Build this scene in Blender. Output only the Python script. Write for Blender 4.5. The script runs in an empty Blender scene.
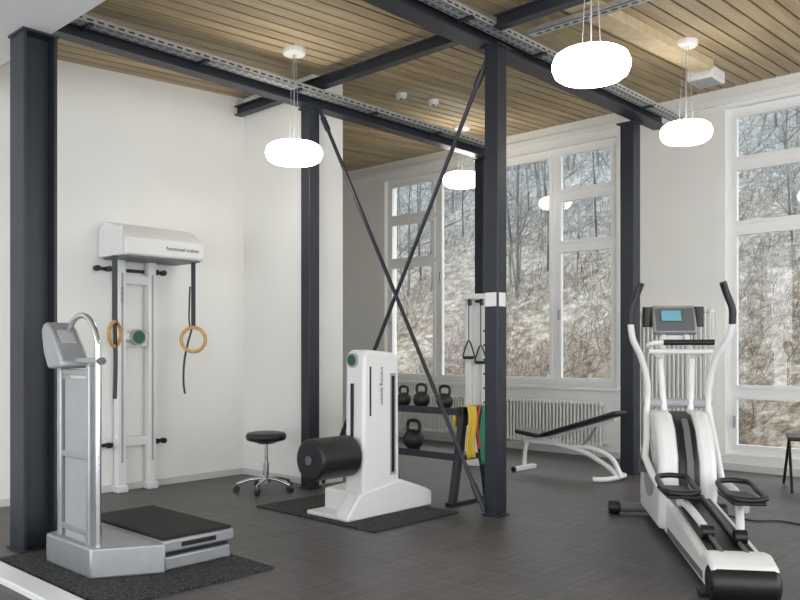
import bpy, bmesh, math, random
from mathutils import Vector, Matrix, Euler, noise
random.seed(7)
scene = bpy.context.scene
COL = scene.collection

# ------------------------------------------------------------------ materials
def mat(name, col, rough=0.5, metal=0.0, var=0.04, scale=8.0, emit=None, estr=0.0, bump=0.0, bscale=60, coat=0.0):
    m = bpy.data.materials.new(name); m.use_nodes = True
    nt = m.node_tree; b = nt.nodes["Principled BSDF"]
    b.inputs["Roughness"].default_value = rough
    b.inputs["Metallic"].default_value = metal
    b.inputs["Coat Weight"].default_value = coat
    tc = nt.nodes.new("ShaderNodeTexCoord")
    n = nt.nodes.new("ShaderNodeTexNoise"); n.inputs["Scale"].default_value = scale
    n.inputs["Detail"].default_value = 4
    nt.links.new(tc.outputs["Object"], n.inputs["Vector"])
    r = nt.nodes.new("ShaderNodeValToRGB")
    r.color_ramp.elements[0].position = 0.3; r.color_ramp.elements[1].position = 0.7
    r.color_ramp.elements[0].color = tuple(max(0, c*(1-var)) for c in col)+(1,)
    r.color_ramp.elements[1].color = tuple(min(1, c*(1+var)) for c in col)+(1,)
    nt.links.new(n.outputs["Fac"], r.inputs["Fac"])
    nt.links.new(r.outputs["Color"], b.inputs["Base Color"])
    if emit:
        b.inputs["Emission Color"].default_value = tuple(emit)+(1,)
        b.inputs["Emission Strength"].default_value = estr
    if bump > 0:
        n2 = nt.nodes.new("ShaderNodeTexNoise"); n2.inputs["Scale"].default_value = bscale
        nt.links.new(tc.outputs["Object"], n2.inputs["Vector"])
        bp = nt.nodes.new("ShaderNodeBump"); bp.inputs["Strength"].default_value = bump
        bp.inputs["Distance"].default_value = 0.01
        nt.links.new(n2.outputs["Fac"], bp.inputs["Height"])
        nt.links.new(bp.outputs["Normal"], b.inputs["Normal"])
    return m

M_wall = mat("plaster_white", (0.86,0.855,0.825), 0.8, var=0.012, scale=3, bump=0.05, bscale=90)
M_wallw = mat("plaster_warm", (0.86,0.855,0.825), 0.8, var=0.012, scale=3, bump=0.05, bscale=90)
M_white = mat("white_powdercoat", (0.80,0.80,0.79), 0.3, var=0.01)
M_frame = mat("window_paint", (0.88,0.89,0.89), 0.4, var=0.01)
M_base = mat("baseboard_paint", (0.62,0.63,0.62), 0.5, var=0.02)
M_steel = mat("dark_painted_steel", (0.020,0.024,0.034), 0.42, var=0.08)
M_black = mat("black_plastic", (0.008,0.008,0.010), 0.4, var=0.1)
M_vinyl = mat("black_vinyl", (0.010,0.011,0.014), 0.4, var=0.1, bump=0.1, bscale=200)
M_rubber = mat("rubber", (0.010,0.010,0.011), 0.75, var=0.15, bump=0.3, bscale=150)
M_iron = mat("cast_iron", (0.013,0.013,0.015), 0.45, var=0.2, bump=0.2, bscale=120)
M_chrome = mat("chrome", (0.70,0.71,0.72), 0.18, 1.0, var=0.02)
M_alu = mat("brushed_aluminium", (0.42,0.43,0.44), 0.42, 0.7, var=0.05, scale=20)
M_panel = mat("matte_silver_panel", (0.40,0.41,0.42), 0.55, 0.3, var=0.04, scale=12)
M_silver = mat("silver_paint", (0.38,0.39,0.41), 0.4, 0.5, var=0.03)
M_zinc = mat("galvanised_zinc", (0.50,0.52,0.53), 0.4, 0.5, var=0.1, scale=30)
M_grey = mat("grey_plastic", (0.13,0.135,0.14), 0.45, var=0.05)
M_lgrey = mat("light_grey_plastic", (0.36,0.37,0.38), 0.45, var=0.04)
M_wood_ring = mat("birch_ring", (0.60,0.34,0.11), 0.4, var=0.2, scale=30)
M_yellow = mat("band_yellow", (0.80,0.55,0.05), 0.6, var=0.08)
M_green = mat("band_green", (0.02,0.26,0.14), 0.6, var=0.08)
M_red = mat("band_red", (0.6,0.06,0.05), 0.6, var=0.08)
M_lcd = mat("lcd_blue", (0.14,0.30,0.37), 0.25, emit=(0.15,0.45,0.55), estr=0.3)
M_lcdg = mat("lcd_green", (0.015,0.05,0.03), 0.25, emit=(0.05,0.4,0.2), estr=0.08)
M_tape = mat("paper_tag", (0.8,0.8,0.78), 0.7, var=0.03)
M_lamp = mat("opal_glass_lit", (0.9,0.88,0.82), 0.3, emit=(1.0,0.95,0.85), estr=12.0)
M_canopy = mat("canopy_white", (0.8,0.8,0.78), 0.4, var=0.01)
M_slot = mat("dark_slot", (0.03,0.03,0.03), 0.7)
M_rad = mat("radiator_enamel", (0.80,0.80,0.76), 0.35, var=0.01)
M_soffit = mat("soffit_white", (0.80,0.80,0.80), 0.8, var=0.01)
M_pine = mat("pine_plain", (0.60,0.48,0.31), 0.6, var=0.12, scale=12)

def floor_mat():
    m = bpy.data.materials.new("woven_vinyl_floor"); m.use_nodes=True
    nt=m.node_tree; b=nt.nodes["Principled BSDF"]
    tc=nt.nodes.new("ShaderNodeTexCoord")
    def stripes(sx,sy):
        q=nt.nodes.new("ShaderNodeMapping"); q.inputs["Scale"].default_value=(sx,sy,1)
        nt.links.new(tc.outputs["Object"],q.inputs["Vector"])
        k=nt.nodes.new("ShaderNodeTexNoise"); k.inputs["Scale"].default_value=1.0; k.inputs["Detail"].default_value=2
        nt.links.new(q.outputs[0],k.inputs["Vector"]); return k
    a=stripes(45,2.0); c=stripes(2.0,45)
    add=nt.nodes.new("ShaderNodeMath"); add.operation='ADD'
    nt.links.new(a.outputs["Fac"],add.inputs[0]); nt.links.new(c.outputs["Fac"],add.inputs[1])
    br=nt.nodes.new("ShaderNodeTexBrick"); br.offset=0; br.inputs["Scale"].default_value=1.0
    br.inputs["Brick Width"].default_value=0.33; br.inputs["Row Height"].default_value=0.33
    br.inputs["Mortar Size"].default_value=0.003
    br.inputs["Color1"].default_value=(1,1,1,1); br.inputs["Color2"].default_value=(0.96,0.96,0.96,1); br.inputs["Mortar"].default_value=(0.88,0.88,0.88,1)
    nt.links.new(tc.outputs["Object"],br.inputs["Vector"])
    half=nt.nodes.new("ShaderNodeMath"); half.operation='MULTIPLY'; half.inputs[1].default_value=0.5
    nt.links.new(add.outputs[0],half.inputs[0])
    rp=nt.nodes.new("ShaderNodeValToRGB")
    rp.color_ramp.elements[0].position=0.35; rp.color_ramp.elements[0].color=(0.046,0.042,0.043,1)
    rp.color_ramp.elements[1].position=0.65; rp.color_ramp.elements[1].color=(0.122,0.113,0.113,1)
    nt.links.new(half.outputs[0],rp.inputs["Fac"])
    mx=nt.nodes.new("ShaderNodeMixRGB"); mx.blend_type='MULTIPLY'; mx.inputs[0].default_value=1
    nt.links.new(rp.outputs[0],mx.inputs[1]); nt.links.new(br.outputs["Color"],mx.inputs[2])
    nt.links.new(mx.outputs[0],b.inputs["Base Color"])
    b.inputs["Roughness"].default_value=0.45
    bp=nt.nodes.new("ShaderNodeBump"); bp.inputs["Strength"].default_value=0.12; bp.inputs["Distance"].default_value=0.004
    nt.links.new(add.outputs[0],bp.inputs["Height"]); nt.links.new(bp.outputs[0],b.inputs["Normal"])
    return m
M_floor=floor_mat()

def board_mat():
    m=bpy.data.materials.new("spruce_boards"); m.use_nodes=True
    nt=m.node_tree; b=nt.nodes["Principled BSDF"]
    tc=nt.nodes.new("ShaderNodeTexCoord"); g=nt.nodes.new("ShaderNodeNewGeometry")
    mp=nt.nodes.new("ShaderNodeMapping"); mp.inputs["Scale"].default_value=(22,1.3,6)
    nt.links.new(tc.outputs["Object"],mp.inputs["Vector"])
    ad=nt.nodes.new("ShaderNodeVectorMath"); ad.operation='ADD'
    sc=nt.nodes.new("ShaderNodeMath"); sc.operation='MULTIPLY'; sc.inputs[1].default_value=40
    nt.links.new(g.outputs["Random Per Island"],sc.inputs[0])
    nt.links.new(mp.outputs[0],ad.inputs[0]); nt.links.new(sc.outputs[0],ad.inputs[1])
    n=nt.nodes.new("ShaderNodeTexNoise"); n.inputs["Scale"].default_value=1; n.inputs["Detail"].default_value=6
    nt.links.new(ad.outputs[0],n.inputs["Vector"])
    r=nt.nodes.new("ShaderNodeValToRGB")
    r.color_ramp.elements[0].position=0.25; r.color_ramp.elements[0].color=(0.33,0.24,0.135,1)
    r.color_ramp.elements[1].position=0.75; r.color_ramp.elements[1].color=(0.55,0.44,0.28,1)
    nt.links.new(n.outputs["Fac"],r.inputs[0])
    mr=nt.nodes.new("ShaderNodeMapRange"); mr.inputs["To Min"].default_value=0.8; mr.inputs["To Max"].default_value=1.1
    nt.links.new(g.outputs["Random Per Island"],mr.inputs[0])
    mx=nt.nodes.new("ShaderNodeVectorMath"); mx.operation='SCALE'
    nt.links.new(r.outputs[0],mx.inputs[0]); nt.links.new(mr.outputs[0],mx.inputs["Scale"])
    nt.links.new(mx.outputs[0],b.inputs["Base Color"])
    b.inputs["Roughness"].default_value=0.6
    return m
M_board=board_mat()

def mat_carpet():
    m=bpy.data.materials.new("ribbed_mat"); m.use_nodes=True
    nt=m.node_tree; b=nt.nodes["Principled BSDF"]
    tc=nt.nodes.new("ShaderNodeTexCoord")
    v=nt.nodes.new("ShaderNodeTexVoronoi"); v.inputs["Scale"].default_value=55
    nt.links.new(tc.outputs["Object"],v.inputs["Vector"])
    r=nt.nodes.new("ShaderNodeValToRGB")
    r.color_ramp.elements[0].color=(0.10,0.10,0.10,1); r.color_ramp.elements[1].color=(0.015,0.015,0.015,1)
    r.color_ramp.elements[1].position=0.6
    nt.links.new(v.outputs["Distance"],r.inputs[0]); nt.links.new(r.outputs[0],b.inputs["Base Color"])
    b.inputs["Roughness"].default_value=0.85
    bp=nt.nodes.new("ShaderNodeBump"); bp.inputs["Strength"].default_value=0.5; bp.inputs["Distance"].default_value=0.01
    nt.links.new(v.outputs["Distance"],bp.inputs["Height"]); nt.links.new(bp.outputs[0],b.inputs["Normal"])
    return m
M_mat=mat_carpet()

def glass_mat():
    m=bpy.data.materials.new("window_glass"); m.use_nodes=True
    nt=m.node_tree; nt.nodes.remove(nt.nodes["Principled BSDF"])
    out=nt.nodes["Material Output"]
    t=nt.nodes.new("ShaderNodeBsdfTransparent"); g=nt.nodes.new("ShaderNodeBsdfGlossy"); g.inputs["Roughness"].default_value=0.01
    lw=nt.nodes.new("ShaderNodeLayerWeight"); lw.inputs["Blend"].default_value=0.5
    p=nt.nodes.new("ShaderNodeMath"); p.operation='POWER'; p.inputs[1].default_value=5
    nt.links.new(lw.outputs["Facing"],p.inputs[0])
    q=nt.nodes.new("ShaderNodeMath"); q.operation='MULTIPLY_ADD'; q.inputs[1].default_value=0.95; q.inputs[2].default_value=0.045
    nt.links.new(p.outputs[0],q.inputs[0])
    mx=nt.nodes.new("ShaderNodeMixShader")
    nt.links.new(q.outputs[0],mx.inputs[0]); nt.links.new(t.outputs[0],mx.inputs[1]); nt.links.new(g.outputs[0],mx.inputs[2])
    nt.links.new(mx.outputs[0],out.inputs["Surface"])
    return m
M_glass=glass_mat()

def land_mat(name, low, high_haze, scale=None):
    m=bpy.data.materials.new(name); m.use_nodes=True
    nt=m.node_tree; b=nt.nodes["Principled BSDF"]; b.inputs["Roughness"].default_value=0.95
    b.inputs["Specular IOR Level"].default_value=0.1
    tc=nt.nodes.new("ShaderNodeTexCoord")
    if scale:
        n=nt.nodes.new("ShaderNodeTexNoise"); n.inputs["Scale"].default_value=scale; n.inputs["Detail"].default_value=10; n.inputs["Roughness"].default_value=0.8
        nt.links.new(tc.outputs["Object"],n.inputs["Vector"]); src=n.outputs["Fac"]
    else:
        g=nt.nodes.new("ShaderNodeNewGeometry"); src=g.outputs["Random Per Island"]
    def ramp(cols):
        r=nt.nodes.new("ShaderNodeValToRGB"); cr=r.color_ramp
        while len(cr.elements)<len(cols): cr.elements.new(0.5)
        for i,(p,c) in enumerate(cols): cr.elements[i].position=p; cr.elements[i].color=c+(1,)
        nt.links.new(src,r.inputs[0]); return r
    a=ramp(low); h=ramp(high_haze)
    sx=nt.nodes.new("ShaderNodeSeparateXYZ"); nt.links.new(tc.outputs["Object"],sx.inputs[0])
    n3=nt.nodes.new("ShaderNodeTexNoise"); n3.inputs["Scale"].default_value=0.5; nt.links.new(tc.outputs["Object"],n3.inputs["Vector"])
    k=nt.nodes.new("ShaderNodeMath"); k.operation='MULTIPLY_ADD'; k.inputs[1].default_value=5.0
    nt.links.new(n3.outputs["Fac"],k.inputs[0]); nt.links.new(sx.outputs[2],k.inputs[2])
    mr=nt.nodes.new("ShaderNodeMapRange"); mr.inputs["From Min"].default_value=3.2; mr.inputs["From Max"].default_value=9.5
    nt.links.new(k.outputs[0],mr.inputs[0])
    mx=nt.nodes.new("ShaderNodeMixRGB"); nt.links.new(mr.outputs[0],mx.inputs[0]); nt.links.new(a.outputs[0],mx.inputs[1]); nt.links.new(h.outputs[0],mx.inputs[2])  # atmospheric haze painted into the colour: paler, bluer ramp higher up
    nt.links.new(mx.outputs[0],b.inputs["Base Color"])
    return m
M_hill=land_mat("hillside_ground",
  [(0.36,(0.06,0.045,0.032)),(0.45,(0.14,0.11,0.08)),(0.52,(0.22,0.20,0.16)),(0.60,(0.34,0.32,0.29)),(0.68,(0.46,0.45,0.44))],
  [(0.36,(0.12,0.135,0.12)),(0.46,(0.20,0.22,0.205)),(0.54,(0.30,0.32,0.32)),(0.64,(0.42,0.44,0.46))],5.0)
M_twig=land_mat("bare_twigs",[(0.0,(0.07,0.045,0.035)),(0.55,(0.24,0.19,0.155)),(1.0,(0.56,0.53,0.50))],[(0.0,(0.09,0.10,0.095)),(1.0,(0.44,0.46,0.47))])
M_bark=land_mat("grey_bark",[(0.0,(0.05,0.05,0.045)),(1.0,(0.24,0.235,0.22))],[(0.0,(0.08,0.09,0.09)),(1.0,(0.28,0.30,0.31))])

# ------------------------------------------------------------------ builders
def empty(name, loc=(0,0,0), rot=0.0):
    e=bpy.data.objects.new(name,None); e.empty_display_size=0.1
    e.location=loc; e.rotation_euler=(0,0,rot); COL.objects.link(e); return e

def finish(bm,name,m,parent=None,bev=0.0,angle=35):
    me=bpy.data.meshes.new(name)
    bmesh.ops.recalc_face_normals(bm,faces=bm.faces)
    bm.to_mesh(me); bm.free()
    me.materials.append(m)
    me.polygons.foreach_set("use_smooth",[True]*len(me.polygons))
    me.set_sharp_from_angle(angle=math.radians(angle))
    o=bpy.data.objects.new(name,me); COL.objects.link(o)
    if parent: o.parent=parent
    if bev>0:
        md=o.modifiers.new("bevel","BEVEL"); md.width=bev; md.segments=3; md.limit_method='ANGLE'; md.angle_limit=math.radians(35)
    return o

def add_box(bm,c,s,M=None):
    r=bmesh.ops.create_cube(bm,size=1.0)
    T=Matrix.Translation(c)@(M if M else Matrix.Identity(4))@Matrix.Diagonal((s[0],s[1],s[2],1))
    bmesh.ops.transform(bm,matrix=T,verts=r["verts"])

def box(p,name,c,s,m,bev=0.004,rot=None):
    bm=bmesh.new()
    M=Euler(rot).to_matrix().to_4x4() if rot else None
    add_box(bm,(0,0,0),s,M)
    o=finish(bm,name,m,p,min(bev,min(s)*0.45)); o.location=c; return o

def bounds(p,name,a,b,m,bev=0.0):
    c=[(a[i]+b[i])/2 for i in range(3)]; s=[abs(b[i]-a[i]) for i in range(3)]
    return box(p,name,c,s,m,bev)

def multibox(p,name,lst,m,bev=0.0):
    bm=bmesh.new()
    for a,b in lst:
        add_box(bm,[(a[i]+b[i])/2 for i in range(3)],[abs(b[i]-a[i]) for i in range(3)])
    return finish(bm,name,m,p,bev)

def add_cyl(bm,a,b,r1,r2=None,seg=24):
    a=Vector(a);b=Vector(b);d=b-a; r2=r1 if r2 is None else r2
    q=d.to_track_quat('Z','Y').to_matrix().to_4x4()
    T=Matrix.Translation((a+b)/2)@q
    bmesh.ops.create_cone(bm,cap_ends=True,segments=seg,radius1=r1,radius2=r2,depth=d.length,matrix=T)

def cyl(p,name,a,b,r,m,r2=None,seg=28,bev=0.0):
    bm=bmesh.new(); add_cyl(bm,a,b,r,r2,seg); return finish(bm,name,m,p,bev)

def multicyl(p,name,lst,m,seg=10):
    bm=bmesh.new()
    for a,b,r in lst: add_cyl(bm,a,b,r,None,seg)
    return finish(bm,name,m,p)

def cat(pts,n=8,closed=False):
    P=[Vector(x) for x in pts]; out=[]; N=len(P)
    rng=range(N) if closed else range(N-1)
    for i in rng:
        if closed: p0,p1,p2,p3=P[(i-1)%N],P[i],P[(i+1)%N],P[(i+2)%N]
        else: p0,p1,p2,p3=P[max(i-1,0)],P[i],P[i+1],P[min(i+2,N-1)]
        for k in range(n):
            t=k/n
            out.append(0.5*((2*p1)+(-p0+p2)*t+(2*p0-5*p1+4*p2-p3)*t*t+(-p0+3*p1-3*p2+p3)*t**3))
    if not closed: out.append(P[-1])
    return out

def add_tube(bm,pts,r,closed=False,seg=12,n=8,smooth=True,rx=None):
    P=cat(pts,n,closed) if smooth else [Vector(x) for x in pts]
    N=len(P); rings=[]
    up=None
    for i in range(N):
        if closed: t=(P[(i+1)%N]-P[(i-1)%N])
        else: t=P[min(i+1,N-1)]-P[max(i-1,0)]
        t.normalize()
        if up is None:
            ref=Vector((0,0,1)) if abs(t.z)<0.9 else Vector((1,0,0))
            up=(ref-t*ref.dot(t)).normalized()
        else:
            up=(up-t*up.dot(t)).normalized()
        s=t.cross(up)
        ra=r[0]+(r[1]-r[0])*i/(N-1) if isinstance(r,tuple) else r
        rb=ra if rx is None else rx
        rings.append([bm.verts.new(P[i]+up*math.cos(a)*ra+s*math.sin(a)*rb) for a in [2*math.pi*k/seg for k in range(seg)]])
    for i in range(N if closed else N-1):
        A=rings[i];B=rings[(i+1)%N]
        for k in range(seg):
            bm.faces.new((A[k],A[(k+1)%seg],B[(k+1)%seg],B[k]))
    if not closed:
        bm.faces.new(rings[0]); bm.faces.new(rings[-1])

def tube(p,name,pts,r,m,closed=False,seg=14,n=8,smooth=True,rx=None):
    bm=bmesh.new(); add_tube(bm,pts,r,closed,seg,n,smooth,rx); return finish(bm,name,m,p,angle=50)

def prism(p,name,prof,axis,a,b,m,bev=0.0):
    bm=bmesh.new()
    def mk(u,v,w):
        return {'x':(w,u,v),'y':(u,w,v),'z':(u,v,w)}[axis]
    A=[bm.verts.new(mk(u,v,a)) for u,v in prof]; B=[bm.verts.new(mk(u,v,b)) for u,v in prof]
    bm.faces.new(A); bm.faces.new(B[::-1]); n=len(prof)
    for i in range(n): bm.faces.new((A[i],A[(i+1)%n],B[(i+1)%n],B[i]))
    return finish(bm,name,m,p,bev)

def lathe(p,name,prof,m,c=(0,0,0),seg=48):
    bm=bmesh.new(); rings=[]
    for r,z in prof:
        if r<1e-5: rings.append([bm.verts.new((c[0],c[1],c[2]+z))])
        else: rings.append([bm.verts.new((c[0]+r*math.cos(2*math.pi*k/seg),c[1]+r*math.sin(2*math.pi*k/seg),c[2]+z)) for k in range(seg)])
    for A,B in zip(rings,rings[1:]):
        for k in range(seg):
            k2=(k+1)%seg
            if len(A)==1 and len(B)==1: continue
            if len(A)==1: bm.faces.new((A[0],B[k2],B[k]))
            elif len(B)==1: bm.faces.new((A[k],A[k2],B[0]))
            else: bm.faces.new((A[k],A[k2],B[k2],B[k]))
    return finish(bm,name,m,p,angle=40)

def text(p,name,s,loc,rot,size,m):
    c=bpy.data.curves.new(name,'FONT'); c.body=s; c.size=size; c.align_x='CENTER'; c.align_y='CENTER'; c.extrude=0.0006
    o=bpy.data.objects.new(name,c); COL.objects.link(o); c.materials.append(m)
    o.location=loc; o.rotation_euler=rot; o.parent=p; return o

# ------------------------------------------------------------------ room shell
def cz(y): return 3.38+0.055*y
XL,XR,YB=-6.4,3.2,8.1
bounds(None,"floor",(-9.8,-3.2,-0.12),(XR,YB+0.25,0.0),M_floor)
bounds(None,"wall_left",(XL-0.2,-3.2,0),(XL,4.64,3.64),M_wall)
bounds(None,"wall_pier",(-9.8,4.64,0),(-5.38,5.0,3.655),M_wallw)
bounds(None,"wall_alcove",(-9.8,5.02,0),(-9.6,YB,3.9),M_wall)
WA=(-7.85,-4.28,0.78,3.57); WB=(-3.09,-1.15,0.16,3.62)
multibox(None,"wall_back",[
    ((-9.8,YB,0),(WA[0],YB+0.25,3.9)),
    ((WA[0],YB,0),(WA[1],YB+0.25,WA[2])),((WA[0],YB,WA[3]),(WA[1],YB+0.25,3.9)),
    ((WA[1],YB,0),(WB[0],YB+0.25,3.9)),
    ((WB[0],YB,0),(WB[1],YB+0.25,WB[2])),((WB[0],YB,WB[3]),(WB[1],YB+0.25,3.9)),
    ((WB[1],YB,0),(XR,YB+0.25,3.9))],M_wall)
bounds(None,"baseboard_left",(XL,-3.2,0),(XL+0.012,4.64,0.06),M_base,0.002)
bounds(None,"baseboard_pier",(XL,4.628,0),(-5.38,4.64,0.06),M_base,0.002)
bounds(None,"baseboard_back",(-9.6,YB-0.012,0),(XR,YB,0.07),M_base,0.002)
bounds(None,"ceiling_soffit",(XL-0.2,-3.2,3.11),(XR,2.1,3.6),M_soffit)
bounds(None,"trim_floor_edge",(XL,1.60,0.0),(XR,1.73,0.035),M_white,0.006)
bm=bmesh.new()
sl=math.atan(0.055); Rx=Matrix.Rotation(sl,4,'X')
x=-9.75; L=(8.3-2.0)/math.cos(sl)
while x<XR:
    add_box(bm,(x+0.055,5.15,cz(5.15)+0.011),(0.108,L,0.022),Rx)
    x+=0.128
ce=empty("ceiling")
finish(bm,"boards",M_board,ce)
bm=bmesh.new(); add_box(bm,((-9.8+XR)/2,5.15,cz(5.15)+0.10),(XR+9.8,L,0.08),Rx)
finish(bm,"backing",mat("ceiling_backing",(0.05,0.04,0.03),0.9),ce)
bm=bmesh.new(); add_box(bm,(-2.88,4.62,cz(4.62)-0.04),(0.17,4.9,0.078),Rx)
finish(bm,"trim_pine_joist",M_pine,None,0.004)

# ------------------------------------------------------------------ steel structure
def hcol(name,x,y,w,h,tf=0.012):
    e=empty(name,(x,y,0))
    multibox(e,"profile",[((-w/2,-w/2,0),(w/2,-w/2+tf,h)),((-w/2,w/2-tf,0),(w/2,w/2,h)),((-tf/2,-w/2+tf,0),(tf/2,w/2-tf,h))],M_steel)
    box(e,"foot_plate",(0,0,0.006),(w*1.15,w*1.15,0.012),M_steel,0.002)
    box(e,"head_plate",(0,0,h-0.008),(w*1.1,w*1.1,0.014),M_steel,0.002)
    return e
def bcol(name,x,y,w,h):
    e=empty(name,(x,y,0))
    box(e,"shaft",(0,0,h/2),(w,w,h),M_steel,0.006)
    box(e,"foot_plate",(0,0,0.006),(w*1.25,w*1.25,0.012),M_steel,0.002)
    box(e,"head_plate",(0,0,h-0.008),(w*1.5,w*1.2,0.014),M_steel,0.002)
    return e
ZB1,ZB2=3.30,3.40
XA,XB=-5.30,-3.48
hcol("steel_column",-4.95,2.04,0.20,3.11,0.018)
bcol("steel_column",-5.31,4.55,0.115,ZB1)
c_c=bcol("steel_column",-3.46,4.73,0.115,ZB2)
bcol("steel_column",XA-0.05,7.06,0.115,ZB1)
bcol("steel_column",-3.66,7.2,0.14,ZB2)
box(c_c,"paper_tag",(0.0,-0.06,1.565),(0.10,0.003,0.10),M_tape,0.0)
box(c_c,"paper_tag_side",(0.0595,0.0,1.565),(0.003,0.08,0.10),M_tape,0.0)

def ibeam_y(name,x,y0,y1,z,w=0.12,h=0.14):
    return multibox(None,name,[((x-w/2,y0,z),(x+w/2,y1,z+0.012)),((x-w/2,y0,z+h-0.012),(x+w/2,y1,z+h)),((x-0.005,y0,z+0.012),(x+0.005,y1,z+h-0.012))],M_steel)
ibeam_y("steel_beam",XA,2.11,7.2,ZB1,0.12,0.149)
ibeam_y("steel_beam",XB-0.05,2.11,7.6,ZB2,0.16,0.13)
def ibeam_x(name,y,x0,x1,z,w=0.08,h=0.09):
    return multibox(None,name,[((x0,y-w/2,z),(x1,y+w/2,z+0.01)),((x0,y-w/2,z+h-0.01),(x1,y+w/2,z+h)),((x0,y-0.005,z+0.01),(x1,y+0.005,z+h-0.01))],M_steel)
ibeam_x("steel_purlin",4.57,XL,-3.615,3.45)
ibeam_x("steel_purlin",4.57,-3.33,-2.0,3.45)
def tray_y(x,y0,y1,z,w=0.10):
    e=empty("cable_tray",(x,0,0))
    multibox(e,"channel",[((-w/2,y0,z),(w/2,y1,z+0.004)),((-w/2,y0,z),(-w/2+0.004,y1,z+0.05)),((w/2-0.004,y0,z),(w/2,y1,z+0.05))],M_zinc)
    l=[]; y=y0+0.04
    while y<y1-0.05:
        l.append(((w/2-0.002,y,z+0.018),(w/2+0.001,y+0.045,z+0.030)))
        l.append(((-w/2+0.018,y,z-0.001),(-w/2+0.03,y+0.045,z+0.002)))
        l.append(((w/2-0.03,y,z-0.001),(w/2-0.018,y+0.045,z+0.002)))
        y+=0.075
    multibox(e,"slots",l,M_slot)
    l=[]; y=y0+0.35
    while y<y1:
        l.append(((-w/2-0.005,y,z-0.02),(w/2+0.02,y+0.03,z-0.001))); y+=0.9
    multibox(e,"hangers",l,M_steel)
    multicyl(e,"cables",[((-.02,y0,z+.02),(-.02,y1,z+.02),.008),((.012,y0,z+.018),(.012,y1,z+.018),.007)],M_lgrey)
    return e
tray_y(XA+0.12,2.12,7.0,3.37)
tray_y(XB+0.09,2.12,7.7,3.46)
e=empty("cable_tray",(0,4.98,0))
x0=XB+0.16
multibox(e,"channel",[((x0,-.04,3.52),(0,.04,3.524)),((x0,-.04,3.52),(0,-.036,3.56)),((x0,.036,3.52),(0,.04,3.56))],M_zinc)
multibox(e,"slots",[((x0+.05+i*.075,-.01,3.519),(x0+.095+i*.075,.01,3.521)) for i in range(40)],M_slot)

def rod(name,a,b):
    e=empty(name)
    a=Vector(a);b=Vector(b);d=b-a
    cyl(e,"rod",a,b,0.016,M_steel,seg=14)
    for t,nm in ((0.02,"lower_fork"),(0.94,"upper_fork")):
        q=a+d*t; cyl(e,nm,q,q+d*0.035,0.025,M_steel,seg=14)
    return e
rod("bracing_rod",(-3.50,4.645,0.04),(-5.255,4.61,3.29))
rod("bracing_rod",(-5.255,4.65,0.04),(-3.50,4.69,3.33))

# ------------------------------------------------------------------ windows
def window(name,x0,x1,z0,z1,vs,trans,sill=True):
    e=empty(name,(0,YB+0.10,0)); fw=0.06; d=0.035
    L=[((x0,-d,z0),(x1,d,z0+fw)),((x0,-d,z1-fw),(x1,d,z1)),((x0,-d,z0+fw),(x0+fw,d,z1-fw)),((x1-fw,-d,z0+fw),(x1,d,z1-fw))]
    for v in vs: L.append(((v-0.045,-d,z0+fw),(v+0.045,d,z1-fw)))
    multibox(e,"outer_frame",L,M_frame)
    cols=[x0+fw]+[q for v in vs for q in (v-0.045,v+0.045)]+[x1-fw]
    S=[];G=[];H=[]
    for i in range(0,len(cols),2):
        a,b=cols[i],cols[i+1]; t=trans[i//2]
        zs=[z0+fw]+[q for k in t for q in (k-0.035,k+0.035)]+[z1-fw]
        for k in t: S.append(((a,-d,k-0.035),(b,d,k+0.035)))
        for j in range(0,len(zs),2):
            c,f=zs[j],zs[j+1]; s=0.035
            S+= [((a,-d-.012,c),(b,0,c+s)),((a,-d-.012,f-s),(b,0,f)),((a,-d-.012,c+s),(a+s,0,f-s)),((b-s,-d-.012,c+s),(b,0,f-s))]
            G.append(((a+s*.7,-0.014,c+s*.7),(b-s*.7,-0.010,f-s*.7)))
        H.append(((a+.008,-d-.04,(zs[0]+zs[1])/2-.06),(a+.026,-d-.0125,(zs[0]+zs[1])/2+.06)))
    multibox(e,"sashes",S,M_frame)
    multibox(e,"glass",G,M_glass)
    multibox(e,"handles",H,M_alu,0.003)
    if sill: bounds(e,"sill",(x0-0.05,-0.16,z0-0.035),(x1+0.05,-0.036,z0),M_frame,0.005)
    return e
window("window_1",WA[0],WA[1],WA[2],WA[3],[-6.92,-6.01,-5.10],[[2.41,3.01],[],[],[2.41,3.01]])
window("window_2",WB[0],WB[1],WB[2],WB[3],[-2.12],[[0.78,2.42,3.06],[0.78,2.42,3.06]],False)
bounds(None,"trim_window_head",(-9.0,YB-0.03,3.66),(XR,YB,3.72),M_frame,0.004)

# ------------------------------------------------------------------ radiators
def radiator(x0,x1,z0,z1,y=YB-0.07,r=0.013,pitch=0.045):
    e=empty("radiator",((x0+x1)/2,y,0)); w=(x1-x0)/2; L=[]
    n=int((x1-x0)/pitch)
    for i in range(n+1):
        xx=-w+i*(x1-x0)/n
        for yy in (-0.035,0.03): L.append(((xx,yy,z0+.02),(xx,yy,z1-.02),r))
    multicyl(e,"columns",L,M_rad,8)
    HB=[]
    for i in range(n+1):
        xx=-w+i*(x1-x0)/n
        for z in (z0,z1-.045): HB.append(((xx-.019,-.052,z),(xx+.019,.048,z+.045)))
    multibox(e,"headers",HB,M_rad,0.010)
    multicyl(e,"pipes",[((-w+.1,0,0),(-w+.1,0,z0+.02),.01),((w-.1,0,0),(w-.1,0,z0+.02),.01),((w-.1,0,z1-.1),(w-.1,.07,z1-.1),.012),((-w+.1,0,z1-.1),(-w+.1,.07,z1-.1),.012)],M_rad)
    cyl(e,"thermostat",(w+.02,-.0,z0+.05),(w+.09,-.0,z0+.05),.022,M_white)
radiator(-7.5,-6.15,0.12,0.62); radiator(-5.85,-4.42,0.12,0.62)
radiator(-4.0,-3.2,0.1,1.62)

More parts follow.
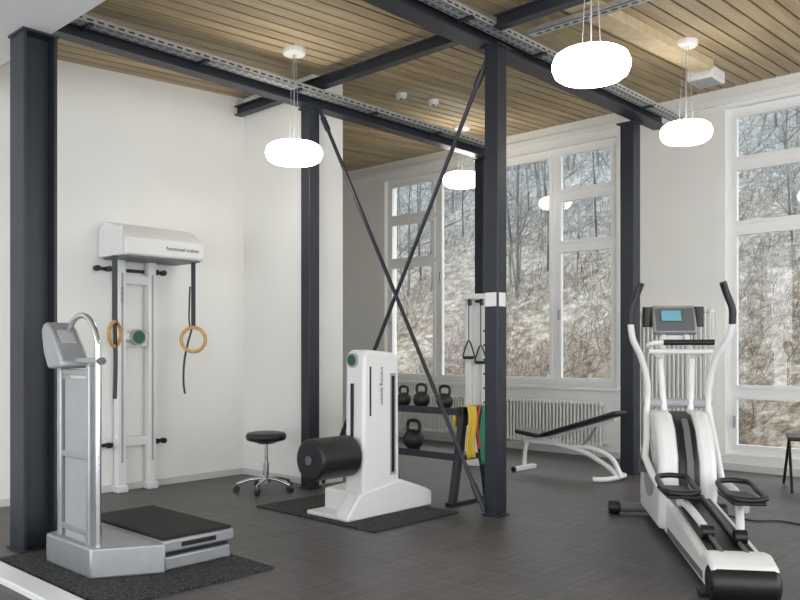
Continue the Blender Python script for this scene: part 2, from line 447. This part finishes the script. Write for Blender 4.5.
# ------------------------------------------------------------------ pendant lamps
def lamp(x,y,z,D=0.45):
    e=empty("pendant_lamp",(x,y,0)); R=D/2; T=0.075
    pr=[(0,-T),(R*.5,-T),(R*.8,-T*.92),(R*.93,-T*.65),(R,-T*.15),(R,.2*T),(R*.93,T*.7),(R*.8,T*.95),(R*.5,T*1.02),(0,T*1.05)]
    lathe(e,"opal_disc",pr,M_lamp,(0,0,z))
    top=cz(y)
    cyl(e,"stem_cap",(0,0,z+T),(0,0,z+T+.03),.03,M_canopy)
    multicyl(e,"cords",[((0,0,z+T),(0,0,top),.004),((.06,0,z+T),(.02,0,top-.03),.002),((-.06,0,z+T),(-.02,0,top-.03),.002)],M_lgrey)
    lathe(e,"canopy",[(0,-.045),(.085,-.045),(.095,-.03),(.095,0.005),(0,0.005)],M_canopy,(0,0,top))
lamp(-4.98,4.10,2.77,0.455); lamp(-2.28,4.02,2.795,0.435); lamp(-2.76,6.40,2.98,0.41); lamp(-5.74,7.2,3.15,0.44)
for x,y in ((-5.30,5.70),(-5.25,6.12)):
    e=empty("smoke_detector",(x,y,cz(y)))
    lathe(e,"body",[(0,-.05),(.04,-.05),(.055,-.035),(.06,0.005),(0,0.005)],M_canopy)
    lathe(e,"led_ring",[(0.0,-.058),(.02,-.055),(.02,-.05)],M_grey)
e=empty("ceiling_speaker",(-2.98,7.35,cz(7.35)))
box(e,"housing",(0,0,-.055),(.24,.3,.11),M_canopy,.012); box(e,"grille",(0,0,-.113),(.2,.26,.006),M_lgrey,.002)

# ------------------------------------------------------------------ mats
bounds(None,"floor_mat",(-4.80,1.78,0),(-3.50,2.74,0.012),M_mat,0.003)
bounds(None,"floor_mat",(-4.97,3.72,0),(-3.70,4.60,0.012),M_mat,0.003)

# ------------------------------------------------------------------ vibration platform (front left)
v=empty("vibration_platform_trainer",(-4.22,1.99,0.012))
tube(v,"handle_tube",[(.20,0,.02),(.20,0,.6),(.20,0,1.12),(.185,0,1.25),(.11,0,1.345),(.01,0,1.375),(-.10,0,1.34),(-.165,0,1.25),(-.19,0,1.12)],.016,M_chrome)
bounds(v,"post_panel",(-.165,-.012,.10),(.095,.012,1.03),M_panel,.004)
bounds(v,"post_edge_rear",(-.225,-.03,.0),(-.185,.03,1.11),M_alu,.008)
bounds(v,"post_edge_front",(.118,-.03,.0),(.152,.03,1.11),M_alu,.008)
for i,z in enumerate((1.05,.60,.20)):
    bounds(v,"post_crossbar_%d"%i,(-.19,-.02,z),(.125,.02,z+.035),M_alu,.004)
prism(v,"console",[(-.285,1.29),(-.265,1.33),(-.225,1.345),(-.16,1.30),(-.08,1.21),(-.02,1.12),(-.03,1.09),(-.20,1.085),(-.255,1.17)],'y',-.095,.06,M_silver,.03)
box(v,"console_screen",(-.122,-.02,1.262),(.10,.085,.008),M_lgrey,.004,(0,math.radians(48),0))
cyl(v,"side_grip",(-.12,0,1.13),(.22,0,1.13),.016,M_lgrey)
cyl(v,"side_grip_cap",(.22,0,1.13),(.25,0,1.13),.019,M_grey)
prism(v,"base_housing",[(-.30,-.06),(.23,-.06),(.415,.27),(-.45,.27)],'z',0,.16,M_alu,.012)
bounds(v,"platform_base",(-.50,.275,.0),(.37,.71,.075),M_silver,.012)
bounds(v,"platform_gap",(-.48,.285,.07),(.355,.70,.10),M_black)
bounds(v,"platform_rim",(-.51,.265,.10),(.385,.725,.165),M_silver,.012)
bounds(v,"platform_top",(-.50,.275,.16),(.372,.713,.182),M_rubber,.006)
bounds(v,"platform_label",(.386,.38,.12),(.388,.60,.145),M_black)

# ------------------------------------------------------------------ wall pulley trainer
w=empty("wall_pulley_trainer",(XL,3.48,0))
prism(w,"head_housing",[(0.0,1.98),(0.0,2.24),(.12,2.26),(.28,2.22),(.44,2.11),(.44,1.98),(.42,1.965)],'y',-.30,.43,M_white,.010)
bounds(w,"head_underside",(.03,-.28,1.955),(.42,.40,1.968),M_grey)
bounds(w,"head_end_left",(.01,-.315,1.97),(.40,-.301,2.20),M_white,.004)
text(w,"head_label","functional trainer",(.442,.22,2.045),(math.pi/2,0,math.pi/2),.045,M_black)
for i,y in enumerate((-.15,.13)):
    bounds(w,"rail_%d"%i,(.02,y-.035,.05),(.10,y+.035,1.98),M_white,.006)
    bounds(w,"rail_slot_%d"%i,(.10,y-.008,.25),(.103,y+.008,1.85),M_lgrey)
    box(w,"rail_foot_%d"%i,(.06,y,.03),(.12,.10,.06),M_white,.01)
for z in (.42,1.27,1.80):
    bounds(w,"crossplate_%.2f"%z,(.03,-.2,z-.04),(.07,.17,z+.04),M_white,.006)
for z in (.40,1.88):
    bounds(w,"crossbar_%.2f"%z,(.0,-.36,z-.014),(.025,.28,z+.014),M_black,.004)
    for k_,y in enumerate((-.34,-.24,.20,.27)):
        cyl(w,"knob_%.2f_%d"%(z,k_),(.02,y,z),(.06,y,z),.024,M_black)
cyl(w,"display_ring",(.10,-.015,1.31),(.13,-.015,1.31),.07,M_lgrey)
cyl(w,"display_face",(.128,-.015,1.31),(.134,-.015,1.31),.055,M_lcdg)
box(w,"display_mount",(.085,-.015,1.31),(.04,.20,.06),M_white,.01)
text(w,"rail_label","trainer",(.104,-.15,1.66),(math.pi/2,math.pi/2,math.pi/2),.05,M_grey)
def torus(p,name,c,R,r,rotz,m):
    pts=[(c[0]+R*math.cos(a)*math.cos(rotz),c[1]+R*math.cos(a)*math.sin(rotz),c[2]+R*math.sin(a)) for a in [2*math.pi*k/16 for k in range(16)]]
    return tube(p,name,pts,r,m,closed=True,n=3)
def strap(p,name,pts,wd,ang,m=M_black):
    bm=bmesh.new(); P=cat(pts,6); dx,dy=math.cos(ang)*wd/2,math.sin(ang)*wd/2
    nx,ny=-math.sin(ang)*.0015,math.cos(ang)*.0015
    prev=None
    for q in P:
        r=[bm.verts.new((q.x+sx*dx+sn*nx,q.y+sx*dy+sn*ny,q.z)) for sx,sn in ((-1,-1),(1,-1),(1,1),(-1,1))]
        if prev:
            for k in range(4): bm.faces.new((prev[k],prev[(k+1)%4],r[(k+1)%4],r[k]))
        else: bm.faces.new(r)
        prev=r
    bm.faces.new(prev[::-1]); return finish(bm,name,m,p)
A=math.radians(43); sx_,sy_=.24,-.29
strap(w,"strap_left",[(sx_,sy_,1.99),(sx_,sy_,1.6),(sx_,sy_,1.40)],.045,A)
strap(w,"strap_left_tail",[(sx_,sy_,1.40),(sx_+.005,sy_+.005,1.1),(sx_,sy_,.80)],.035,A)
torus(w,"ring_left",(sx_,sy_,1.33),.10,.015,A+1.45,M_wood_ring)
strap(w,"strap_right",[(.36,.37,1.99),(.36,.37,1.7),(.36,.37,1.38)],.038,A)
strap(w,"strap_right_b",[(.34,.35,1.75),(.34,.34,1.5),(.345,.345,1.40)],.014,A)
torus(w,"ring_right",(.36,.37,1.29),.105,.0155,A,M_wood_ring)
strap(w,"strap_right_tail",[(.35,.36,1.38),(.31,.32,1.15),(.30,.31,.95),(.315,.315,.82)],.018,A)
box(w,"buckle",(.36,.37,1.52),(.02,.03,.06),M_black,.004,(0,0,A))

# ------------------------------------------------------------------ stool
s=empty("swivel_stool",(-5.50,4.22,0))
lathe(s,"seat",[(0,.425),(.14,.425),(.165,.435),(.172,.455),(.172,.475),(.16,.492),(.12,.50),(0,.502)],M_vinyl)
lathe(s,"seat_pan",[(0,.40),(.06,.40),(.13,.425),(0,.425)],M_black)
cyl(s,"gas_lift",(0,0,.12),(0,0,.41),.016,M_chrome); cyl(s,"gas_sleeve",(0,0,.08),(0,0,.24),.026,M_chrome)
lathe(s,"hub",[(0,.07),(.045,.07),(.045,.12),(.03,.13),(0,.13)],M_chrome)
for i in range(5):
    a=2*math.pi*i/5+.3; c,sn=math.cos(a),math.sin(a)
    tube(s,"leg_%d"%(i+1),[(.03*c,.03*sn,.105),(.14*c,.14*sn,.095),(.245*c,.245*sn,.062)],.013,M_chrome,rx=.017)
    cyl(s,"caster_stem_%d"%(i+1),(.245*c,.245*sn,.03),(.245*c,.245*sn,.065),.007,M_chrome)
    cyl(s,"caster_%d"%(i+1),(.245*c-sn*.016,.245*sn+c*.016,.025),(.245*c+sn*.016,.245*sn-c*.016,.025),.025,M_black)

# ------------------------------------------------------------------ white column trainer with roller
k=empty("roller_column_trainer",(-4.12,4.1,0.012))
prism(k,"column",[(-.17,.08),(-.16,1.13),(-.14,1.17),(-.10,1.19),(.16,1.17),(.20,1.13),(.21,.08)],'x',-.09,.10,M_white,.022)
bounds(k,"base_plate",(-.33,-.32,0),(.10,-.05,.03),M_white,.008)
prism(k,"base_side_foot",[(-.33,0),(-.33,.03),(-.20,.18),(.21,.24),(.50,.14),(.56,.11),(.56,0)],'x',-.02,.11,M_white,.014)
prism(k,"base_far_foot",[(-.15,0),(-.15,.17),(.23,.2),(.50,.13),(.55,.10),(.55,0)],'x',-.33,-.10,M_white,.014)
bounds(k,"slot_left",(.099,-.105,.72),(.1025,-.09,1.07),M_black)
bounds(k,"slot_right",(.099,.12,.30),(.1025,.15,1.0),M_black)
bounds(k,"slot_frame",(.097,.105,.28),(.1008,.165,1.02),M_lgrey)
text(k,"column_label","training system",(.1025,.02,.93),(math.pi/2,math.pi/2,math.pi/2),.045,M_grey)
cyl(k,"display_bezel",(-.01,-.15,1.115),(-.01,-.175,1.115),.052,M_lgrey)
cyl(k,"display_face",(-.01,-.174,1.115),(-.01,-.179,1.115),.040,M_lcdg)
cyl(k,"roller",(-.02,-.56,.44),(-.02,-.19,.44),.145,M_vinyl,bev=.02)
cyl(k,"roller_hub",(-.02,-.572,.44),(-.02,-.54,.44),.03,M_grey)
cyl(k,"roller_flange",(-.02,-.20,.44),(-.02,-.165,.44),.10,M_lgrey)
bounds(k,"column_slot_front",(-.02,-.178,.3),(.0,-.16,.95),M_black)

# ------------------------------------------------------------------ kettlebell rack
r=empty("kettlebell_rack",(-4.42,5.0,0))
def Aframe(x,nm):
    prism(r,nm+"_front_leg",[(-.26,0),(-.20,0),(-.05,.74),(-.11,.74)],'x',x-.025,x+.025,M_steel,.004)
    prism(r,nm+"_rear_leg",[(.26,0),(.20,0),(.05,.74),(.11,.74)],'x',x-.025,x+.025,M_steel,.004)
    bounds(r,nm+"_foot",(x-.03,-.28,0),(x+.03,.28,.03),M_black,.004)
    bounds(r,nm+"_head",(x-.025,-.13,.70),(x+.025,.13,.75),M_steel,.004)
    bounds(r,nm+"_tie",(x-.02,-.19,.34),(x+.02,.19,.38),M_steel,.004)
Aframe(-.50,"left"); Aframe(.52,"right")
for z,d in ((.72,.13),(.37,.17)):
    bounds(r,"shelf_%.2f"%z,(-.5,-d,z-.008),(.52,d,z+.002),M_steel,.001)
    bounds(r,"shelf_lip_%.2f"%z,(-.5,-d-.012,z-.03),(.52,-d,z+.025),M_steel,.002)
def kettlebell(x,y,z,R):
    e=empty("kettlebell",(x,y,z))
    pr=[(0,0),(R*.6,0)]+[(R*math.cos(t),R*.95+R*math.sin(t)) for t in [math.radians(q) for q in range(-52,90,12)]]+[(0,R*1.95)]
    lathe(e,"bell",pr,M_iron,seg=28)
    tube(e,"handle",[(-R*.55,0,R*1.6),(-R*.75,0,R*2.1),(-R*.62,0,R*2.6),(0,0,R*2.75),(R*.62,0,R*2.6),(R*.75,0,R*2.1),(R*.55,0,R*1.6)],R*.17,M_iron)
kettlebell(-4.60,4.98,.722,.062); kettlebell(-4.40,4.98,.722,.07); kettlebell(-4.15,4.98,.722,.068)
kettlebell(-4.47,4.96,.372,.088); kettlebell(-4.74,4.96,.372,.08)
b=empty("resistance_bands",(-3.86,5.0,0))
def band(nm,y,wd,z0,m,ph):
    bm=bmesh.new(); rows=[]
    for i in range(15):
        t=i/14
        rows.append((0.035+.006*math.sin(t*5+ph), y+.012*math.sin(t*7+ph), .765-(.765-z0)*t))
    rows=[(-.105,y,.60),(-.10,y,.70),(-.085,y,.757),(-.03,y,.765),(.0,y,.765)]+rows
    V=[]
    for (xx,yy,zz) in rows:
        V.append([bm.verts.new((xx+.008*math.sin(j*1.3+ph),yy+(j/6-.5)*wd,zz)) for j in range(7)])
    for A_,B_ in zip(V,V[1:]):
        for j in range(6): bm.faces.new((A_[j],A_[j+1],B_[j+1],B_[j]))
    o=finish(bm,nm,m,b,angle=180); md=o.modifiers.new("t","SOLIDIFY"); md.thickness=.003
band("yellow_band",-.09,.10,.36,M_yellow,0); band("green_band",.06,.08,.30,M_green,1.2); band("red_band",.0,.04,.42,M_red,2.1)

# ------------------------------------------------------------------ cable column by rear steel column
t=empty("cable_pulley_column",(-5.17,6.74,0),math.radians(20))
box(t,"base",(0,0,.03),(.36,.40,.06),M_white,.01)
box(t,"mast_left",(-.09,0,.90),(.07,.08,1.72),M_white,.008); box(t,"mast_right",(.09,0,.90),(.07,.08,1.72),M_white,.008)
box(t,"backplate",(0,.03,.9),(.14,.02,1.6),M_white,.004)
box(t,"head",(0,-.01,1.76),(.28,.14,.06),M_white,.012)
for i,x in enumerate((-.06,.07)):
    cyl(t,"pulley_%d"%i,(x-.012,-.07,1.70),(x+.012,-.07,1.70),.035,M_black)
    cyl(t,"cord_%d"%i,(x,-.1,1.30-.05*i),(x,-.1,1.70),.005,M_black)
    tube(t,"handle_%d"%i,[(x,-.1,1.30-.05*i),(x-.05,-.1,1.18-.05*i),(x-.055,-.1,1.12-.05*i),(x+.055,-.1,1.12-.05*i),(x+.05,-.1,1.18-.05*i)],.008,M_black,closed=True,n=4)
    cyl(t,"grip_%d"%i,(x-.055,-.1,1.12-.05*i),(x+.055,-.1,1.12-.05*i),.016,M_black)
for i in range(7): box(t,"hole_%d"%i,(.09,-.041,.5+i*.15),(.02,.003,.02),M_black,0)

# ------------------------------------------------------------------ bench
n=empty("adjustable_weight_bench",(-4.06,6.72,0))
def pad(nm,a,bb,wd,th):
    a=Vector(a);bb=Vector(bb);d=bb-a
    box(n,nm,(a+bb)/2,(d.length,wd,th),M_vinyl,.02,(0,-math.atan2(d.z,d.x),0))
pad("seat_pad",(-.54,0,.395),(-.27,0,.36),.25,.045); pad("back_pad",(-.24,0,.37),(.56,0,.63),.25,.045)
tube(n,"spine",[(-.50,0,.30),(-.2,0,.29),(.15,0,.24),(.42,0,.12),(.52,0,.04)],.024,M_white)
tube(n,"front_leg",[(-.46,0,.31),(-.49,0,.2),(-.50,0,.04)],.022,M_white)
bounds(n,"front_foot",(-.53,-.18,0),(-.47,.18,.045),M_white,.01)
tube(n,"rear_foot",[(.40,-.24,.03),(.46,-.20,.03),(.52,-.12,.035),(.52,.12,.035),(.46,.20,.03),(.40,.24,.03)],.022,M_white)
tube(n,"rear_brace",[(.05,0,.27),(.25,0,.28),(.46,0,.2),(.56,0,.03)],.022,M_white)
tube(n,"back_support",[(.12,0,.26),(.22,0,.36),(.30,0,.48)],.014,M_alu)
tube(n,"back_rail",[(-.24,0,.335),(.2,0,.47),(.5,0,.565)],.016,M_white,smooth=False)
for y in (-.18,.18): cyl(n,"foot_cap_%s"%("a" if y<0 else "b"),(-.50,y-.012,.024),(-.50,y+.012,.024),.026,M_black)

# ------------------------------------------------------------------ chair at right edge
h=empty("folding_chair",(-2.08,7.42,0),math.radians(200))
box(h,"seat",(0,0,.45),(.42,.42,.035),M_vinyl,.012)
for i,(sx) in enumerate((-1,1)):
    tube(h,"front_leg_%d"%i,[(sx*.2,.20,.44),(sx*.21,.0,.24),(sx*.22,-.24,.012)],.012,M_black,smooth=False)
    tube(h,"back_leg_%d"%i,[(sx*.18,.26,.012),(sx*.18,-.0,.24),(sx*.18,-.18,.42)],.012,M_black,smooth=False)

# ------------------------------------------------------------------ elliptical trainer
E=empty("elliptical_trainer",(-1.38,3.85,0),math.radians(34.1))
prism(E,"rear_track_housing",[(.03,.03),(.02,.12),(.10,.17),(.3,.19),(1.25,.27),(1.35,.27),(1.35,.04)],'x',-.145,.155,M_white,.025)
prism(E,"track_bed",[(.10,.14),(.12,.182),(.3,.20),(1.22,.282),(1.22,.2)],'x',-.105,.115,M_black,.004)
for sx in (-1,1):
    tube(E,"track_rail_%d"%(sx>0),[(sx*.06,.14,.20),(sx*.06,.7,.252),(sx*.06,1.2,.298)],.011,M_grey,smooth=False)
    bounds(E,"track_side_stripe_%d"%(sx>0),(sx*.150 if sx>0 else -.147,.2,.06),(sx*.160 if sx>0 else -.14,1.2,.10),M_grey,.002)
cyl(E,"rear_end_cap",(-.155,.045,.095),(.165,.045,.095),.09,M_black,bev=.03)
prism(E,"rear_end_cover",[(-.04,.12),(0,.18),(.12,.215),(.22,.205),(.22,.15)],'x',-.15,.16,M_white,.02)
bounds(E,"rear_foot",(-.18,.10,0),(.18,.18,.035),M_black,.01)
sh=[(1.30,.06),(1.22,.30),(1.25,.52),(1.36,.70),(1.50,.79),(1.66,.80),(1.88,.70),(2.05,.48),(2.12,.22),(2.10,.06)]
prism(E,"shroud_left",sh,'x',-.185,-.06,M_white,.035)
prism(E,"shroud_right",sh,'x',.05,.165,M_white,.035)
prism(E,"shroud_core",[(y*1.0,z*0.985) for y,z in sh],'x',-.065,.055,M_black,.01)
prism(E,"front_spine",[(1.25,.22),(1.20,.30),(1.225,.50),(1.34,.69),(1.43,.76),(1.44,.70),(1.3,.45),(1.3,.22)],'x',-.022,.018,M_grey,.004)
for sx in (-1,1):
    s_="right" if sx>0 else "left"
    cyl(E,"crank_disc_"+s_,(sx*.165,1.63,.42),(sx*.20,1.63,.42),.20,M_lgrey,bev=.005)
    cyl(E,"crank_hub_"+s_,(sx*.19,1.63,.42),(sx*.255,1.63,.42),.045,M_grey)
cyl(E,"front_stabilizer",(-.34,2.08,.05),(.36,2.08,.05),.035,M_grey)
for sx in (-1,1): cyl(E,"stabilizer_cap_%d"%(sx>0),(sx*.33,2.08,.05),(sx*.41,2.08,.05),.05,M_black,bev=.01)
def pedal(sx,yc,z,cz_):
    s_="right" if sx>0 else "left"; x=sx*.15
    tube(E,"pedal_arm_"+s_,[(sx*.07,.35+.1*(sx<0),.25),(sx*.12,yc-.1,z-.06),(sx*.20,yc+.3,z-.03),(sx*.24,1.47,cz_)],.022,M_white)
    cyl(E,"roller_"+s_,(sx*.04,.35+.1*(sx<0),.245),(sx*.10,.35+.1*(sx<0),.245),.035,M_black)
    bounds(E,"footplate_"+s_,(x-.085,yc-.19,z-.02),(x+.085,yc+.17,z),M_black,.008)
    pts=[(x-.085,yc-.17,z+.02),(x-.09,yc+.0,z+.03),(x-.085,yc+.14,z+.05),(x-.03,yc+.19,z+.055),(x+.03,yc+.19,z+.055),(x+.085,yc+.14,z+.05),(x+.09,yc,z+.03),(x+.085,yc-.17,z+.02),(x+.0,yc-.20,z+.012)]
    tube(E,"footplate_rim_"+s_,pts,.016,M_black,closed=True,n=5)
    multibox(E,"footplate_ribs_"+s_,[((x-.07,yc-.16+i*.045,z),(x+.07,yc-.145+i*.045,z+.004)) for i in range(7)],M_grey)
    box(E,"pedal_bracket_"+s_,(sx*.15,yc,z-.05),(.05,.2,.06),M_silver,.01)
    cyl(E,"crank_arm_"+s_,(sx*.24,1.63,.42),(sx*.24,1.47,cz_),.022,M_grey)
pedal(-1,.86,.39,.50); pedal(1,.66,.40,.36)
for sx in (-1,1):
    s_="right" if sx>0 else "left"
    k1=.0 if sx<0 else -.02
    tube(E,"swing_arm_"+s_,[(sx*.24,1.47,.50 if sx<0 else .36),(sx*.215,1.57,.62),(sx*.20,1.66,.80),(sx*.20,1.64,.98),(sx*(.25+k1),1.58,1.15),(sx*(.31+k1),1.52,1.27),(sx*(.33+k1),1.49,1.38)],.021,M_white)
    tube(E,"swing_grip_"+s_,[(sx*(.33+k1),1.49,1.37),(sx*(.325+k1),1.48,1.47),(sx*(.29+k1),1.48,1.57),(sx*(.265+k1),1.47,1.64)],.023,M_black)
    cyl(E,"arm_pivot_"+s_,(0,1.70,.84),(sx*.225,1.68,.84),.03,M_lgrey)
    tube(E,"mast_tube_"+s_,[(sx*.08,1.66,.74),(sx*.095,1.70,.95),(sx*.10,1.73,1.15),(sx*.07,1.78,1.32)],.022,M_white)
    tube(E,"fixed_handle_"+s_,[(sx*.10,1.72,1.15),(sx*.19,1.62,1.20),(sx*.20,1.52,1.24),(sx*.10,1.50,1.25),(0,1.50,1.25)],.016,M_white)
cyl(E,"fixed_grip",(-.12,1.50,1.25),(.20,1.50,1.25),.019,M_black)
cyl(E,"cross_tube",(-.20,1.56,1.19),(.20,1.56,1.19),.016,M_white)
Rr=(math.radians(-28),0,0)
box(E,"console_body",(0,1.80,1.405),(.29,.06,.22),M_silver,.02,Rr)
box(E,"console_face",(0,1.768,1.41),(.255,.01,.18),M_grey,.006,Rr)
box(E,"console_screen",(-.025,1.756,1.435),(.13,.01,.08),M_lcd,.003,Rr)
for i in range(5): box(E,"console_button_%d"%i,(-.09+i*.04,1.792,1.352),(.024,.012,.018),M_tape,.003,Rr)
for sx in (-1,1):
    cyl(E,"bottle_holder_%d"%(sx>0),(sx*.17,1.84,1.36),(sx*.17,1.84,1.50),.035,M_black)
box(E,"console_neck",(0,1.80,1.30),(.12,.05,.08),M_white,.012)
text(E,"shroud_label","cross",(.167,1.68,.70),(math.pi/2,0,math.pi/2),.05,M_grey)
tube(E,"power_cable",[(.10,2.10,.008),(.35,2.15,.008),(.55,1.95,.008),(.75,1.95,.008),(.95,1.75,.008),(1.3,1.65,.008)],.006,M_black)

# ------------------------------------------------------------------ exterior hillside
bm=bmesh.new(); nx,ny=90,60
def hz(x,y):
    base=-0.7+max(0,(y-10.5))*0.62
    return base+0.35*noise.noise(Vector((x*.5,y*.5,0)))+0.1*noise.noise(Vector((x*2,y*2,3)))
g=[[bm.verts.new((-55+i*80/nx,8.6+j*36/ny,hz(-55+i*80/nx,8.6+j*36/ny))) for i in range(nx+1)] for j in range(ny+1)]
for j in range(ny):
    for i in range(nx): bm.faces.new((g[j][i],g[j][i+1],g[j+1][i+1],g[j+1][i]))
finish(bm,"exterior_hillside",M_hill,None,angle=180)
def stick(bm,a,b,r,r2):
    a=Vector(a);b=Vector(b);d=(b-a); t=d.normalized()
    u=t.orthogonal().normalized(); v=t.cross(u)
    A=[bm.verts.new(a+(u*math.cos(q)+v*math.sin(q))*r) for q in (0,2.1,4.2)]
    B=[bm.verts.new(b+(u*math.cos(q)+v*math.sin(q))*r2) for q in (0,2.1,4.2)]
    for i in range(3): bm.faces.new((A[i],A[(i+1)%3],B[(i+1)%3],B[i]))
bm=bmesh.new()
for i in range(24000):
    y=11.5+22*random.random()**1.4; x=random.uniform(-3-y*1.15,-1+y*0.1)
    if noise.noise(Vector((x*.45,y*.45,9)))<-.15: continue
    z=hz(x,y)-.05; l=random.uniform(.25,.95)
    dx=random.gauss(0,.45); dy=random.gauss(0,.35); rr=random.uniform(.003,.006)*(1+(y-10)*.04)
    m1=Vector((x+dx*l*.5,y+dy*l*.5,z+l*.55)); stick(bm,(x,y,z),m1,rr,rr*.8)
    e1=m1+Vector((dx*.6+random.gauss(0,.3),dy*.5,.5-abs(dx)*.5))*l*.6; stick(bm,m1,e1,rr*.8,rr*.4)
    stick(bm,m1,m1+Vector((random.gauss(0,.5),random.gauss(0,.4),.4))*l*.5,rr*.6,rr*.3)
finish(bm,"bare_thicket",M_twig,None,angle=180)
bm=bmesh.new()
for i in range(240):
    y=15+21*random.random(); x=random.uniform(-3-y*1.15,-1+y*0.1); z=hz(x,y)-.1
    H=random.uniform(3,7.5); r0=random.uniform(.02,.065); p=Vector((x,y,z)); lean=Vector((random.gauss(0,.08),random.gauss(0,.05),1))
    segs=6
    for kk in range(segs):
        q=p+Vector((lean.x+random.gauss(0,.05),lean.y,1))*H/segs
        ra=r0*(1-kk/segs*.85); rb=r0*(1-(kk+1)/segs*.85); stick(bm,p,q,ra,rb)
        if kk>0:
            for _ in range(5):
                s0=p.lerp(q,random.random()); bdir=Vector((random.gauss(0,.8),random.gauss(0,.8),random.uniform(.3,1)))
                e0=s0+bdir*H*.12; stick(bm,s0,e0,ra*.3,ra*.12)
                for _ in range(3): stick(bm,s0.lerp(e0,random.uniform(.4,1)),e0+Vector((random.gauss(0,.4),random.gauss(0,.4),random.uniform(0,.6))),ra*.13,ra*.05)
        p=q
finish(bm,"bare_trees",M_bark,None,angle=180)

# ------------------------------------------------------------------ world
wd=bpy.data.worlds.new("overcast_sky"); scene.world=wd; wd.use_nodes=True
bg=wd.node_tree.nodes["Background"]; bg.inputs[0].default_value=(0.94,0.97,1.0,1); bg.inputs[1].default_value=3.3
scene.view_settings.view_transform='Standard'
scene.view_settings.look='None'
scene.view_settings.exposure=0.0

cam=bpy.data.cameras.new("camera"); co=bpy.data.objects.new("camera",cam); COL.objects.link(co)
co.location=(0,0,1.2); co.rotation_euler=(math.pi/2,0,math.radians(43.0))
cam.lens=36; cam.sensor_width=36; cam.shift_y=0.0625; cam.clip_end=200
scene.camera=co
